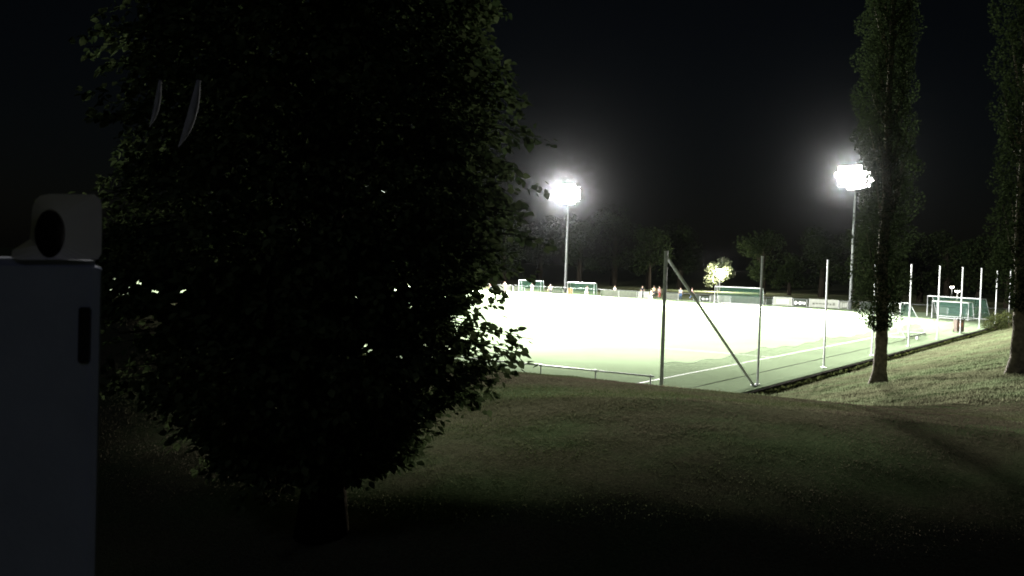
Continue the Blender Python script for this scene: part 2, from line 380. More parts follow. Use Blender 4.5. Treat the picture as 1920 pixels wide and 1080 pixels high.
def gap(P):     # thin places in the crown where the lit pitch glints through
    keep = np.ones(len(P), bool)
    for (px, py, rad, frac) in [(298, 545, 11, 0.98), (340, 562, 8, 0.96), (285, 562, 7, 0.95), (328, 570, 9, 0.95), (345, 545, 7, .95), (265, 525, 8, 0.93), (322, 548, 5, .95), (215, 640, 42, 0.90), (260, 680, 40, 0.80), (250, 610, 24, .86), (285, 605, 26, .85),
                               (500, 592, 7, 0.8), (728, 536, 7, 0.85), (765, 575, 13, 0.85), (735, 655, 12, 0.85), (680, 640, 15, 0.85), (690, 610, 10, .7), (870, 590, 18, 0.8), (850, 600, 14, 0.8),
                               (885, 622, 18, 0.6), (890, 655, 18, 0.6), (860, 670, 16, 0.6), (830, 645, 9, .8), (920, 625, 22, .45), (910, 590, 20, .5), (840, 700, 14, .6), (800, 740, 20, .5)]:
        p = at_y(px, py, TY); d = np.array((p.x, p.y, p.z - CAMZ)); d /= np.linalg.norm(d)
        Q = P - np.array([0, 0, CAMZ]); t = Q @ d; dist = np.linalg.norm(Q - t[:, None] * d, axis=1) / t * F
        keep &= ~((dist < rad * nr.uniform(0.75, 1.2, len(P))) & (nr.uniform(0, 1, len(P)) < frac))
    return keep
PP, NN = [], []
for st, e in sprays:
    nl = rng.randint(26, 40); d = (e - st); ln = d.length; dn = d.normalized()
    t = nr.uniform(0.0, 1.0, nl); side = np.cross(np.array(dn), [0, 0, 1.0]); side /= np.linalg.norm(side) + 1e-9
    wd = (1 - 0.75 * t) * 0.20
    p = np.array(st) + t[:, None] * np.array(d) + side * (nr.uniform(-1, 1, nl) * wd)[:, None] + np.stack([np.zeros(nl), np.zeros(nl), nr.normal(0, 0.035, nl) - 0.09 * t ** 2 * ln], 1)
    PP.append(p); NN.append(np.array(dn) * 0.9 + side * np.sign(nr.uniform(-1, 1, nl))[:, None] * 0.5 + np.array([0, 0, -0.35]))
# inner mass of foliage
n_in = 62000; z = nr.uniform(3.4, 10.8, n_in); ph = nr.uniform(-math.pi, math.pi, n_in)
r_ = crown_r(z, ph) * np.sqrt(nr.uniform(0.0, 0.74, n_in))
PP.append(np.stack([TX + r_ * np.cos(ph), TY + r_ * np.sin(ph), z], 1)); NN.append(np.stack([np.cos(ph), np.sin(ph), -0.4 + 0 * ph], 1))
P_ = np.concatenate(PP); N_ = np.concatenate(NN); k_ = gap(P_); P_ = P_[k_]; N_ = N_[k_]
v, f = leaves(P_, N_, 0.085, 0.55)
np_mesh('crown', v - np.array([TX, TY, tg - 0.05]), f, M['tree_leaf'], tree)
for st, e in sprays[::5] + sprays[n_sp::2]:
    c = Vector((TX, TY, max(tg + 0.9, st.z - 0.8))); o = Vector((TX, TY, tg - 0.05))
    if not gap(np.array([st]))[0]: continue
    mid = c.lerp(st, 0.55) + Vector((rng.uniform(-.1, .1), rng.uniform(-.1, .1), 0.25))
    mb.tube([c - o, mid - o, st - o, e - o], [0.028, 0.016, 0.009, 0.003], 5)
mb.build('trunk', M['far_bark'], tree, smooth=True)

# ------------------------------------------------------------------ columnar poplars at the right
def poplar(name_label, base, h, trunk_r, crown_z0, rad, lean=(0, 0), nleaf=30000, cat='tree', group=None, rough_edge=0.25, off=(0, 0)):
    z0 = tz(base.x, base.y); t = empty('poplar_tree', (base.x, base.y, z0 - 0.1), 0, name_label, cat, group)
    mb = MB(); ks = 18; ax = []
    for k in range(ks + 1):
        zz = h * k / ks; ax.append(Vector((lean[0] * (k / ks) + 0.04 * math.sin(k * 1.1), lean[1] * (k / ks) + 0.04 * math.cos(k), zz)))
    fine = []
    rads = []
    for k in range(60):
        s = k / 59; zz = s * h * 0.92; i = min(ks - 1, int(s * 0.92 * ks)); fr = s * 0.92 * ks - i
        p = ax[i].lerp(ax[i + 1], fr); r = trunk_r * (1 - 0.85 * s) * (1 + 0.06 * math.sin(k * 2.3)) + (0.16 * math.exp(-zz / 0.35))
        fine.append(p); rads.append(r)
    mb.tube(fine, rads, 16)
    # upswept limbs
    for k in range(46):
        zz = rng.uniform(crown_z0 + 0.3, h * 0.85); ph = rng.uniform(0, 6.28); i = min(ks, int(zz / h * ks)); p = ax[i].copy(); p.z = zz
        r = rad * rng.uniform(.5, .9); q = p + Vector((math.cos(ph) * r * 0.6, math.sin(ph) * r * 0.6, 0.9)); w = p + Vector((math.cos(ph) * r, math.sin(ph) * r, 2.2))
        mb.tube([p, q, w], [0.05, 0.03, 0.01], 5)
    mb.build('trunk', M['pale_bark'], t, smooth=True)
    n = nleaf
    zz = crown_z0 + (h - crown_z0) * nr.uniform(0, 1, n) ** 0.9; ph = nr.uniform(0, 2 * math.pi, n)
    prof = np.interp((zz - crown_z0) / (h - crown_z0), [0, 0.03, 0.08, 0.4, 0.7, 0.9, 1], [0.25, 0.62, 0.92, 1, 0.95, 0.6, 0.1])
    lump = 1 + rough_edge * np.sin(3 * ph + zz * 1.7) * np.sin(zz * 2.3 + 1) + 0.12 * np.sin(7 * ph + 5 * zz)
    r = rad * prof * lump * nr.uniform(0, 1, n) ** 0.4
    cx = np.interp(zz, [a.z for a in ax], [a.x for a in ax]) + off[0]; cyy = np.interp(zz, [a.z for a in ax], [a.y for a in ax]) + off[1]
    P = np.stack([cx + r * np.cos(ph), cyy + r * np.sin(ph), zz], 1); N = np.stack([np.cos(ph) * 0.6, np.sin(ph) * 0.6, 0.5 + 0 * ph], 1)
    v, f = leaves(P, N, 0.09, 0.7)
    np_mesh('crown', v, f, M['poplar_leaf'], t)
    return t
def on_ground(px, py):      # the sight line's first meeting with the terrain
    d = CM @ Vector(((px - 960) / F, -(py - 540) / F, -1)); s = 3.0
    while s < 400:
        p = Vector((0, 0, CAMZ)) + d * s
        if p.z < tz(p.x, p.y): return p
        s += 0.05
    return p
pb1 = on_ground(1648, 718); pb2 = on_ground(1910, 700)
poplar('tall columnar poplar with bare lower trunk, in front of the right floodlight', pb1, 19, 0.25, 2.1, 1.03, (-0.1, 0), 48000, off=(-0.10, 0), rough_edge=0.4)
poplar('tall columnar poplar at the right edge of the lawn, pale trunk lit from the left', pb2, 19, 0.26, 2.0, 0.9, (-0.3, 0), 34000, rough_edge=0.4)

# ------------------------------------------------------------------ ball stop net, its posts and corner brace
fence = empty('ball_net_fence', ab(0, 0), 0, 'tall thin posts with a low sagging ball net along the right end of the pitch', 'fence')
H = 5.9; STEP = 10.53
def L(p): return Vector(p) - fence.location
for k in range(11):
    mb = MB(); p = L(ab(k * STEP, 0)); r = 0.052 if k else 0.07
    mb.tube([p, p + Vector((0, 0, H))], r, 12); mb.tube([p, p + Vector((0, 0, 0.05))], r * 2.4, 14)
    mb.tube([p + Vector((0, 0, H)), p + Vector((0, 0, H + 0.03))], r * 1.25, 12)
    mb.build('post', M['steel'], fence, smooth=False)
mb = MB(); mb.tube([L(ab(0, 0, H - 0.15)), L(ab(STEP - 0.5, 0, 0.0))], 0.06, 10); mb.tube([L(ab(STEP - 0.5, 0, 0)), L(ab(STEP - 0.5, 0, 0.04))], 0.16, 12)
mb.build('brace', M['steel'], fence)
quads = []; uvx = 0
me_v = []; n_s = 220; tot = STEP * 10
for k in range(n_s + 1):
    a = tot * k / n_s; s = (a % STEP) / STEP
    top = 1.72 - 0.16 * math.sin(math.pi * s) + 0.05 * math.sin(a * 1.9) - 0.002 * a; off = 0.05 * math.sin(a * 0.8)
    me_v.append((ab(a, off, 0.02), ab(a, off * 0.3 + .05, top)))
me = bpy.data.meshes.new('net'); vs = []; fs = []; uv = []
for k in range(n_s):
    o = len(vs); vs += [L(me_v[k][0]), L(me_v[k+1][0]), L(me_v[k+1][1]), L(me_v[k][1])]; fs.append((o, o+1, o+2, o+3))
    x0, x1 = tot * k / n_s, tot * (k+1) / n_s; uv += [(x0, 0), (x1, 0), (x1, me_v[k+1][1].z), (x0, me_v[k][1].z)]
me.from_pydata(vs, [], fs); ul = me.uv_layers.new(name='UVMap')
for i, u_ in enumerate(uv): ul.data[i].uv = u_
me.materials.append(M['net_grey']); o = bpy.data.objects.new('net', me); scene.collection.objects.link(o); o.parent = fence
mb = MB(); mb.tube([L(x[1]) for x in me_v], 0.006, 5); mb.build('rope', M['steel'], fence)
mb = MB(); mb.tube([L(ab(0.1, 0, 0.55)), L(ab(tot, 0, 0.5))], 0.014, 5); mb.build('lower_line', M['dark_steel'], fence)  # thin dark line along the lower part of the net

# low railing from the corner post to the left
rail = empty('low_railing', ab(0, -0.3), 0, 'low steel tube railing with wire infill at the near edge of the pitch', 'railing')
def LR(p): return Vector(p) - rail.location
mb = MB(); mb.tube([LR(ab(0, -0.3, 1.2)), LR(ab(0, -60, 1.2))], 0.032, 10); mb.build('top_rail', M['steel'], rail)
for k in range(24):
    b = -0.3 - 2.5 * k - (0.15 if k == 0 else 0); mb = MB(); mb.tube([LR(ab(0, b, 0.0)), LR(ab(0, b, 1.18))], 0.028, 10); mb.tube([LR(ab(0, b, 1.13)), LR(ab(0, b, 1.25))], 0.042, 10); mb.build('post', M['steel'], rail)
net_sheet('wire_infill', [(LR(ab(0.02, -0.3, 0.05)), LR(ab(0.02, -60, 0.05)), LR(ab(0.02, -60, 1.17)), LR(ab(0.02, -0.3, 1.17)))], M['wire'], rail)

# ------------------------------------------------------------------ floodlight masts
def mast(base, h, aim, label, power, cols=5, slant=0.0, group='floodlight masts', spread=128):
    t = empty('floodlight_mast', base, 0, label, 'floodlight', group)
    mb = MB(); mb.tube([(0, 0, 0), (0, 0, 1.2), (0, 0, h * .5), (0, 0, h)], [0.20, 0.18, 0.15, 0.09], 14); mb.tube([(0, 0, 0), (0, 0, .06)], 0.34, 14)
    mb.build('pole', M['mast_steel'], t, smooth=True)
    mb = MB(); mb.box((0.0, -0.24, 1.5), (0.28, 0.2, 0.5)); mb.build('fuse_box', M['dark_steel'], t, bevel=0.015)
    d = (Vector(aim) - (Vector(base) + Vector((0, 0, h)))); az = math.atan2(d.y, d.x); dn = d.normalized()
    side = Vector((-math.sin(az), math.cos(az), 0)); fwd = Vector((math.cos(az), math.sin(az), 0))
    mb = MB()
    for row, dz in ((0, -0.8), (1, 0.0), (2, 0.8), (3, 1.6)): mb.tube([side * -(cols*.42) + Vector((0, 0, h - 0.5 + dz)), side * (cols*.42) + Vector((0, 0, h - 0.5 + dz))], 0.05, 8)
    mb.tube([(0, 0, h - 1.5), (0, 0, h + 1.3)], 0.07, 8); mb.build('crossarm', M['steel'], t)
    tilt = Matrix.Rotation(az - math.pi/2, 3, 'Z') @ Matrix.Rotation(R(-14), 3, 'X')
    for row, dz in ((0, -0.8), (1, 0.0), (2, 0.8), (3, 1.6)):  # extra rows and rounded outline stand in for the lamps' blown-out glare
        for c in range(cols):
            if row in (0, 3) and c in (0, cols - 1): continue
            p = side * ((c - (cols - 1) / 2) * 0.9 - slant * (row - 1.5)) + fwd * 0.26 + Vector((0, 0, h - 0.5 + dz))
            mb = MB(); vs = []
            for (y, sx, sz) in ((-0.14, 0.16, 0.14), (0.05, 0.3, 0.27), (0.10, 0.32, 0.29)):
                vs += [tilt @ Vector((x * sx * 1.25, y, z * sz * 1.25)) + p for x, z in ((-1, -1), (1, -1), (1, 1), (-1, 1))]
            fs = [(3, 2, 1, 0)] + [(r*4+i, r*4+(i+1) % 4, (r+1)*4+(i+1) % 4, (r+1)*4+i) for r in range(2) for i in range(4)]
            mb.add(vs, fs); head = mb.build('lamp_head', M['dark_steel'], t)
            mb = MB(); mb.add([tilt @ Vector((x * .385, 0.098, z * .345)) + p for x, z in ((-1, -1), (1, -1), (1, 1), (-1, 1))], [(0, 1, 2, 3)]); mb.build('glass', M['lamp_glass'], head)
    ld = bpy.data.lights.new('floodlight_beam', 'SPOT'); ld.energy = power; ld.color = (1.0, 0.985, 0.93); ld.spot_size = R(spread); ld.spot_blend = 0.75; ld.shadow_soft_size = 0.8
    lo = bpy.data.objects.new('floodlight_beam', ld); scene.collection.objects.link(lo); lo.parent = t
    lo.location = Vector((0, 0, h)) + fwd * 1.6; lo.rotation_euler = dn.to_track_quat('-Z', 'Y').to_euler()
    return t
def ray_h(base, px, py): # height above ground of a photo point on the vertical over base
    d = CM @ Vector(((px - 960) / F, -(py - 540) / F, -1)); return CAMZ + d.z * (base.y / d.y)
m1 = at(1060, 548, 0); m2 = at(1594, 580, 0)
h1 = ray_h(m1, 1064, 363); h2 = ray_h(m2, 1602, 331)
mid = ab(52, -40)
POW = 2.45e6
mast(m1, h1, ab(38, -62, 0), 'lit floodlight on a slim mast behind the middle of the far fence', POW * 1.15)
mast(m2, h2, ab(44, -40, 0), 'lit floodlight on a mast beside the poplar crown', POW * 0.62, cols=6, slant=0.45)
m3 = m1 + (m1 - m2) * 1.0
mast(m3, 17, ab(42, -55, 0), 'lit floodlight mast hidden behind the broadleaf tree', POW)
mast(ab(-2.5, -58, 0), 17, ab(45, -36, 0), 'lit floodlight mast at the near left side of the pitch', POW * 0.62, spread=110)

# ------------------------------------------------------------------ far fence: a low barrier carrying boards
FA, FB = at(700, 534, 0), at(1880, 595, 0)
FA.z = FB.z = 0
fd = (FB - FA).normalized(); fn = Vector((fd.y, -fd.x, 0))
if fn.y > 0: fn = -fn        # towards the camera
def fx(px):                  # point of the fence line under a photo column
    lo_, hi_ = 0.0, (FB - FA).length
    for _ in range(40):
        m_ = (lo_ + hi_) / 2; p = FA + fd * m_; q = CM.transposed() @ (p - Vector((0, 0, CAMZ)))
        if 960 + F * q.x / -q.z < px: lo_ = m_
        else: hi_ = m_
    return FA + fd * lo_
barrier = empty('spectator_barrier', fx(1200), 0, 'low metal spectator barrier running along the far side of the pitch', 'fence')
bl = lambda p: Vector(p) - barrier.location
e0, e1 = FA - fd * 60, FB + fd * 12
mb = MB(); mb.tube([bl(e0 + Vector((0, 0, 1.08))), bl(e1 + Vector((0, 0, 1.08)))], 0.035, 8); mb.build('top_rail', M['mast_steel'], barrier)
nlen = (e1 - e0).length; n_post = 60
for k in range(n_post):
    p = bl(e0 + fd * (nlen * k / (n_post - 1))); mb = MB(); mb.tube([p, p + Vector((0, 0, 1.06))], 0.035, 8); mb.build('post', M['mast_steel'], barrier)
bz = math.atan2(fd.y, fd.x)
def board(x0, x1, h, z0, mk, label, inner=None, lift=0.06):
    p, q = fx(x0), fx(x1); c = (p + q) / 2 + fn * lift; w = (q - p).length
    t = empty('advertising_board', c, bz, label, 'board', 'boards along the far barrier')
    mb = MB(); mb.box((0, 0, z0 + h / 2), (w - 0.06, 0.03, h)); mb.build('panel', M[mk], t, bevel=0.006)
    mb = MB()
    for s in (-1, 1): mb.box((s * (w / 2 - 0.02), 0.0, (z0 + h) / 2), (0.035, 0.05, z0 + h))
    mb.build('frame', M['steel'], t)
    if inner: inner(t, w, h, z0)
def marks(seed, mk='board_white', n=5, lo=0.25, hi=0.6):
    def f(t, w, h, z0):
        q = random.Random(seed); mb = MB()
        sgn = -1 if (Matrix.Rotation(bz, 3, 'Z') @ Vector((0, -1, 0))).dot(fn) > 0 else 1
        for k in range(n):
            ww = w * 0.8 / n * q.uniform(.5, .95); x = -w * 0.4 + w * 0.8 * (k + 0.5) / n; hh = h * q.uniform(lo, hi)
            mb.box((x, sgn * 0.018, z0 + h * 0.45 + q.uniform(-.05, .05)), (ww, 0.006, hh))
        mb.build('print', M[mk], t)
    return f
B = [(935, 962, .95, .08, 'board_pale', 'pale board left of the left parked goal, by the tree edge', None), (963, 984, .85, .08, 'board_grey', 'grey board touching the left parked goal', None),
     (1034, 1056, .8, .1, 'board_dark', 'dark board just left of the middle mast foot', marks(1, 'board_grey')), (1064, 1074, .95, .1, 'board_orange', 'small rusty orange board right of the middle mast foot', None),
     (1126, 1160, .95, .08, 'board_grey', 'olive grey board right of the second parked goal', None), (1161, 1195, .95, .08, 'board_grey', 'plain grey board left of the narrow pale boards', None),
     (1197, 1204, 1.0, .08, 'board_pale', 'narrow pale upright board, left one of a pair', None), (1207, 1217, 1.0, .08, 'board_pale', 'narrow pale upright board, right one of a pair', None),
     (1245, 1272, .9, .1, 'board_grey', 'grey board right of the tall corner post', None), (1300, 1312, .8, .1, 'board_dark', 'dark board left of the low white printed one', None),
     (1313, 1331, .75, .1, 'board_dark', 'dark board with a white print low on it', marks(4, n=2)), (1332, 1345, .85, .1, 'board_grey', 'narrow grey board left of the large parked goal', None),
     (1346, 1369, .95, .08, 'board_pale', 'pale board inside the left half of the large parked goal', None), (1370, 1432, .95, .08, 'board_grey', 'long grey board behind the large parked goal', None),
     (1436, 1449, .8, .1, 'board_dark', 'dark board right of the large parked goal', None), (1450, 1485, 1.15, .08, 'board_pale', 'pale board with a bright white strip along its lower half', marks(5, n=1, lo=.42, hi=.45)),
     (1487, 1513, .95, .1, 'board_dark', 'dark board with broken white print', marks(6, n=5, lo=.2, hi=.55)), (1517, 1572, 1.1, .08, 'board_pale', 'long pale board left of the right mast foot', marks(9, 'board_grey', 7, .15, .35)),
     (1573, 1590, 1.0, .08, 'board_grey', 'short striped grey board beside the right mast foot', marks(8, 'board_pale', 3, .5, .8)), (1612, 1650, .9, .1, 'board_dark', 'dark board seen behind the near poplar trunk', None),
     (1748, 1776, .8, .1, 'board_grey', 'grey board behind the nested goals, left one', None), (1777, 1812, .8, .1, 'board_dark', 'dark green board behind the nested goals, right one', None)]
for b_ in B: board(*b_)

# ------------------------------------------------------------------ goals
def goal(origin, rz, w, h, d, label, frame='alu', group='portable goals', top_d=0.8):
    """mouth along local x from 0 to w, net goes back along +y"""
    t = empty('football_goal', origin, rz, label, 'goal', group); r = 0.06
    mb = MB(); mb.tube([(0, 0, 0), (0, 0, h), (w, 0, h), (w, 0, 0)], r, 10); mb.build('goal_frame', M[frame], t)
    mb = MB(); mb.tube([(0, 0, 0.04), (0, d, 0.04), (w, d, 0.04), (w, 0, 0.04)], 0.045, 8); mb.build('ground_bar', M[frame], t)
    mb = MB()
    for x in (0, w): mb.tube([(x, 0, h), (x, top_d, h), (x, d, 0.05)], 0.028, 8)
    mb.tube([(0, top_d, h), (w, top_d, h)], 0.015, 6); mb.build('net_support', M['steel'], t)
    q = [((0, top_d, h), (w, top_d, h), (w, d, .05), (0, d, .05)), ((0, 0, h), (w, 0, h), (w, top_d, h), (0, top_d, h))]
    for x in (0, w): q += [((x, 0, .05), (x, top_d, .05), (x, top_d, h), (x, 0, h)), ((x, top_d, .05), (x, d, .05), (x, d - .02, .06), (x, top_d, h))]
    net_sheet('net', q, M['net_green'], t)
    return t
def goal_px(x0, x1, h, d, label, front=2.2, **k):   # parked before the barrier, mouth to the camera
    p, q = fx(x0) + fn * front, fx(x1) + fn * front
    p.z = q.z = 0; return goal(p, math.atan2((q - p).y, (q - p).x), (q - p).length, h, d, label, **k)
goal_px(985, 1026, 2.0, 1.2, 'small goal with green net parked left of the middle mast', frame='steel')
goal_px(1076, 1125, 2.0, 1.2, 'small goal with bright white crossbar parked right of the middle mast')
goal_px(1349, 1435, 2.35, 1.6, 'full size goal with green net parked below the glowing street lamp')
goal(ab(59.4, -4.4), math.atan2(U.y, U.x) + math.pi, 8.0, 2.6, 2.2, 'full size goal seen from its side, right of the near poplar trunk')
g1 = at(1738, 592, 0); g2 = at(1838, 600, 0); goal(g1, math.atan2((g2 - g1).y, (g2 - g1).x), (g2 - g1).length, 2.44, 1.8, 'larger of two nested goals near the right end of the far fence', frame='steel')
g1 = at(1747, 596, 0); g2 = at(1815, 601, 0); goal(g1, math.atan2((g2 - g1).y, (g2 - g1).x), (g2 - g1).length, 2.0, 1.2, 'smaller goal standing in front of the larger nested one', frame='steel')

# ------------------------------------------------------------------ people on the far side
def skin_obj(name, nodes, edges, m, parent, sub=1):
    me = bpy.data.meshes.new(name); me.from_pydata([n[0] for n in nodes], edges, [])
    o = bpy.data.objects.new(name, me); scene.collection.objects.link(o)
    md = o.modifiers.new('skin', 'SKIN'); sv = me.skin_vertices[0].data
    for i, n in enumerate(nodes):
        r = n[1]; sv[i].radius = (r, r) if not isinstance(r, tuple) else r
        sv[i].use_root = (i == 0)
    md2 = o.modifiers.new('sub', 'SUBSURF'); md2.levels = sub; md2.render_levels = sub
    dg = bpy.context.evaluated_depsgraph_get(); ev = o.evaluated_get(dg); nm = bpy.data.meshes.new_from_object(ev)
    o.modifiers.clear(); o.data = nm; bpy.data.meshes.remove(me)
    nm.materials.clear(); nm.materials.append(m); nm.polygons.foreach_set('use_smooth', [True] * len(nm.polygons))
    o.parent = parent; return o
def person(pos, face, pose, shirt, legs, label, long_legs=False, height=1.76, group='people on the far side of the pitch'):
    """pose: (left hip swing, right hip swing, left knee, right knee, left arm, right arm, elbow bend, lean) in radians; faces local -Y"""
    t = empty('person', pos, face, label, 'person', group); k = height / 1.76
    lh, rh, lk, rk, la_, ra_, el, lean = pose
    def leg(s, hip, knee):
        H_ = Vector((0.09 * s, 0, 0.92)); K = H_ + Vector((0.01 * s, -math.sin(hip) * 0.44, -math.cos(hip) * 0.44)); a = hip - knee
        A = K + Vector((0.01 * s, -math.sin(a) * 0.42, -math.cos(a) * 0.42)); T = A + Vector((0.02 * s, -0.17, -0.035)); return H_, K, A, T
    LL = leg(1, lh, lk); RL = leg(-1, rh, rk)
    drop = min(LL[2].z, RL[2].z) - 0.075
    def tr(v): return Vector((v.x, v.y, v.z - drop)) * k
    tl = lambda z: Vector((0, -math.sin(lean) * (z - 0.92), 0.92 + math.cos(lean) * (z - 0.92)))
    chest, neck, head0, head1 = tl(1.30), tl(1.48), tl(1.58), tl(1.70)
    def arm(s, sw):
        S = tl(1.43) + Vector((0.19 * s, 0, 0)); E = S + Vector((0.05 * s, -math.sin(sw) * 0.28, -math.cos(sw) * 0.28)); a = sw + el
        W = E + Vector((0.02 * s, -math.sin(a) * 0.25, -math.cos(a) * 0.25)); dr = (W - E).normalized(); return S, E, W, dr
    LA = arm(1, la_); RA = arm(-1, ra_)
    N = [(tr(Vector((0, 0, 0.95))), .12), (tr(tl(1.12)), (.13, .10)), (tr(chest), (.15, .105)), (tr(neck), .055), (tr(head0), (.075, .085)), (tr(head1), (.08, .095)), (tr(head1 + Vector((0, 0, .06))), .055)]
    E = [(0, 1), (1, 2), (2, 3), (3, 4), (4, 5), (5, 6)]
    def chain(root, pts):
        prev = root
        for p, r in pts: N.append((tr(p), r)); E.append((prev, len(N) - 1)); prev = len(N) - 1
        return prev
    for Lg in (LL, RL): chain(0, [(Lg[0], .085), (Lg[0].lerp(Lg[1], .5), .08), (Lg[1], .055), (Lg[1].lerp(Lg[2], .35), .055), (Lg[2], .038)])
    for (S, El, W, dr), s in ((LA, 1), (RA, -1)):
        w = chain(2, [(S, .055), (El, .04), (W, .027), (W + dr * .07, (.02, .035))])
        for fi in range(4): chain(w, [(W + dr * (.11 + .01 * (fi in (1, 2))) + Vector((0, (fi - 1.5) * .02, 0)), .009), (W + dr * (.15 + .012 * (fi in (1, 2))) + Vector((-.01 * s, (fi - 1.5) * .02, 0)), .008)])
        chain(w - 1, [(W + dr * .05 + Vector((0, -.045, 0)), .011), (W + dr * .09 + Vector((0, -.06, 0)), .009)])
    skin_obj('body', [(n[0], n[1] if isinstance(n[1], tuple) else n[1]) for n in N], E, M['skin'], t)
    hd = tr(head1 + Vector((0, .015, .025))); hb = MB()
    for i in range(7):
        for j in range(12): pass
    bm = bmesh.new(); bmesh.ops.create_uvsphere(bm, u_segments=14, v_segments=8, radius=1)
    for vv in bm.verts: vv.co = Vector((vv.co.x * .088, vv.co.y * .105, vv.co.z * .10)) + hd; vv.co.z = max(vv.co.z, hd.z - .03 - (.05 if vv.co.y > hd.y else 0))
    me = bpy.data.meshes.new('hair'); bm.to_mesh(me); bm.free(); me.materials.append(M['hair']); ho = bpy.data.objects.new('hair', me); scene.collection.objects.link(ho); ho.parent = t
    SN = [(tr(tl(0.98)), (.155, .12)), (tr(tl(1.14)), (.15, .12)), (tr(chest), (.17, .125)), (tr(tl(1.44)), (.09, .08))]; SE = [(0, 1), (1, 2), (2, 3)]
    for (S, El, W, dr) in (LA, RA):
        SN += [(tr(S), .072), (tr(S.lerp(El, .75)), .062)]; SE += [(2, len(SN) - 2), (len(SN) - 2, len(SN) - 1)]
    skin_obj('shirt', SN, SE, M[shirt], t)
    PN = [(tr(Vector((0, 0, .96))), (.15, .125))]; PE = []
    for Lg in (LL, RL):
        e_ = Lg[1].lerp(Lg[2], .9) if long_legs else Lg[0].lerp(Lg[1], .8)
        PN += [(tr(Lg[0]), .105)]; PE.append((0, len(PN) - 1))
        if long_legs: PN += [(tr(Lg[1]), .075)]; PE.append((len(PN) - 2, len(PN) - 1))
        PN += [(tr(e_), .065 if long_legs else .095)]; PE.append((len(PN) - 2, len(PN) - 1))
    skin_obj('trousers' if long_legs else 'shorts', PN, PE, M[legs], t)
    for Lg in (LL, RL):
        A = tr(Lg[2]); T = tr(Lg[3]); b2 = MB(); b2.tube([A + Vector((0, .06, -.03)), A + Vector((0, 0, -.025)), T + Vector((0, .03, 0)), T], [.03, .045, .042, .02], 8); b2.build('shoe', M['shoe'], t, smooth=True)
    return t
STAND = (.03, -.05, 0.02, 0.04, .05, -.06, .15, 0.02); WALK = (.38, -.30, .10, .25, -.30, .35, .4, .05); RUN = (.75, -.35, .9, .6, -.6, .7, 1.3, .18); READY = (.35, .25, .55, .5, .2, .25, .8, .25); HIPS = (.1, -.06, .05, .02, -.5, -.5, 1.3, 0)
PEOPLE = [
    (997, 552, 0.3, WALK, 'white_cloth', 'white_cloth', 'player in a white shirt in front of the left parked goal', False),
    (1032, 556, -0.4, READY, 'cream_cloth', 'dark_cloth', 'player in a cream yellow shirt and dark shorts, knees bent', False),
    (1099, 557, 0.9, RUN, 'white_cloth', 'white_cloth', 'running player in white in front of the second parked goal', False),
    (1153, 557, -1.0, WALK, 'white_cloth', 'dark_cloth', 'walking player in a white shirt and dark shorts before the grey boards', False),
    (1204, 558, 0.2, STAND, 'dark_cloth', 'dark_cloth', 'dark clothed person standing between two narrow pale boards', True),
    (1219, 567, 1.2, RUN, 'cream_cloth', 'white_cloth', 'running player in a cream shirt, nearest of the group left of the corner post', False),
    (1226, 558, -0.2, HIPS, 'cream_cloth', 'dark_cloth', 'person in a cream top with hands on hips at the barrier', True),
    (1236, 559, 0.5, STAND, 'pink_cloth', 'red_cloth', 'person in pink top and red trousers left of the corner post', True),
    (1276, 562, 0.1, STAND, 'white_cloth', 'blue_cloth', 'person in a pale top and blue trousers right of the corner post', True),
    (1297, 561, 1.5, WALK, 'pink_cloth', 'blue_cloth', 'walking person in pink top just behind the slanted brace', True),
    (946, 548, -0.6, WALK, 'cream_cloth', 'cream_cloth', 'player in cream kit at the edge of the broadleaf tree', False),
    (920, 549, 0.6, STAND, 'pink_cloth', 'dark_cloth', 'person in a pink top half hidden by the outer leaves', True),
]
for px, py, rz, pose, sh, lg, lab, ll in PEOPLE: person(at(px, py, 0), rz, pose, sh, lg, lab, ll)

# ------------------------------------------------------------------ bin, ball, short post, mound bush
bp = at(1797, 623, 0); t = empty('waste_bin', bp, 0.2, 'brown upright bin standing on the turf behind the net', 'bin')
mb = MB(); mb.box((0, 0, 0.60), (0.74, 0.6, 1.08)); mb.build('body', M['bin'], t, bevel=0.04)
mb = MB(); mb.box((0, -0.02, 1.2), (0.8, 0.68, 0.09)); mb.tube([(-.36, .33, 1.2), (.36, .33, 1.2)], 0.03, 8); mb.build('lid', M['dark_steel'], t, bevel=0.02)
mb = MB(); mb.box((0, -0.302, 0.72), (0.42, 0.012, 0.36)); mb.build('sticker', M['board_orange'], t)
for s in (-1, 1):
    mb = MB(); mb.tube([(s * .3, .24, .09), (s * .38, .24, .09)], 0.09, 12); mb.build('wheel', M['black'], t)
bm = bmesh.new(); bmesh.ops.create_icosphere(bm, subdivisions=3, radius=0.14); me = bpy.data.meshes.new('ball'); bm.to_mesh(me); bm.free()
me.materials.append(M['ball']); me.polygons.foreach_set('use_smooth', [True] * len(me.polygons)); o = bpy.data.objects.new('ball', me); scene.collection.objects.link(o)
o.location = at(1720, 637, 0) + Vector((0, 0, .14)); tag(o, 'white ball lying on the turf behind the sideways goal', 'ball')

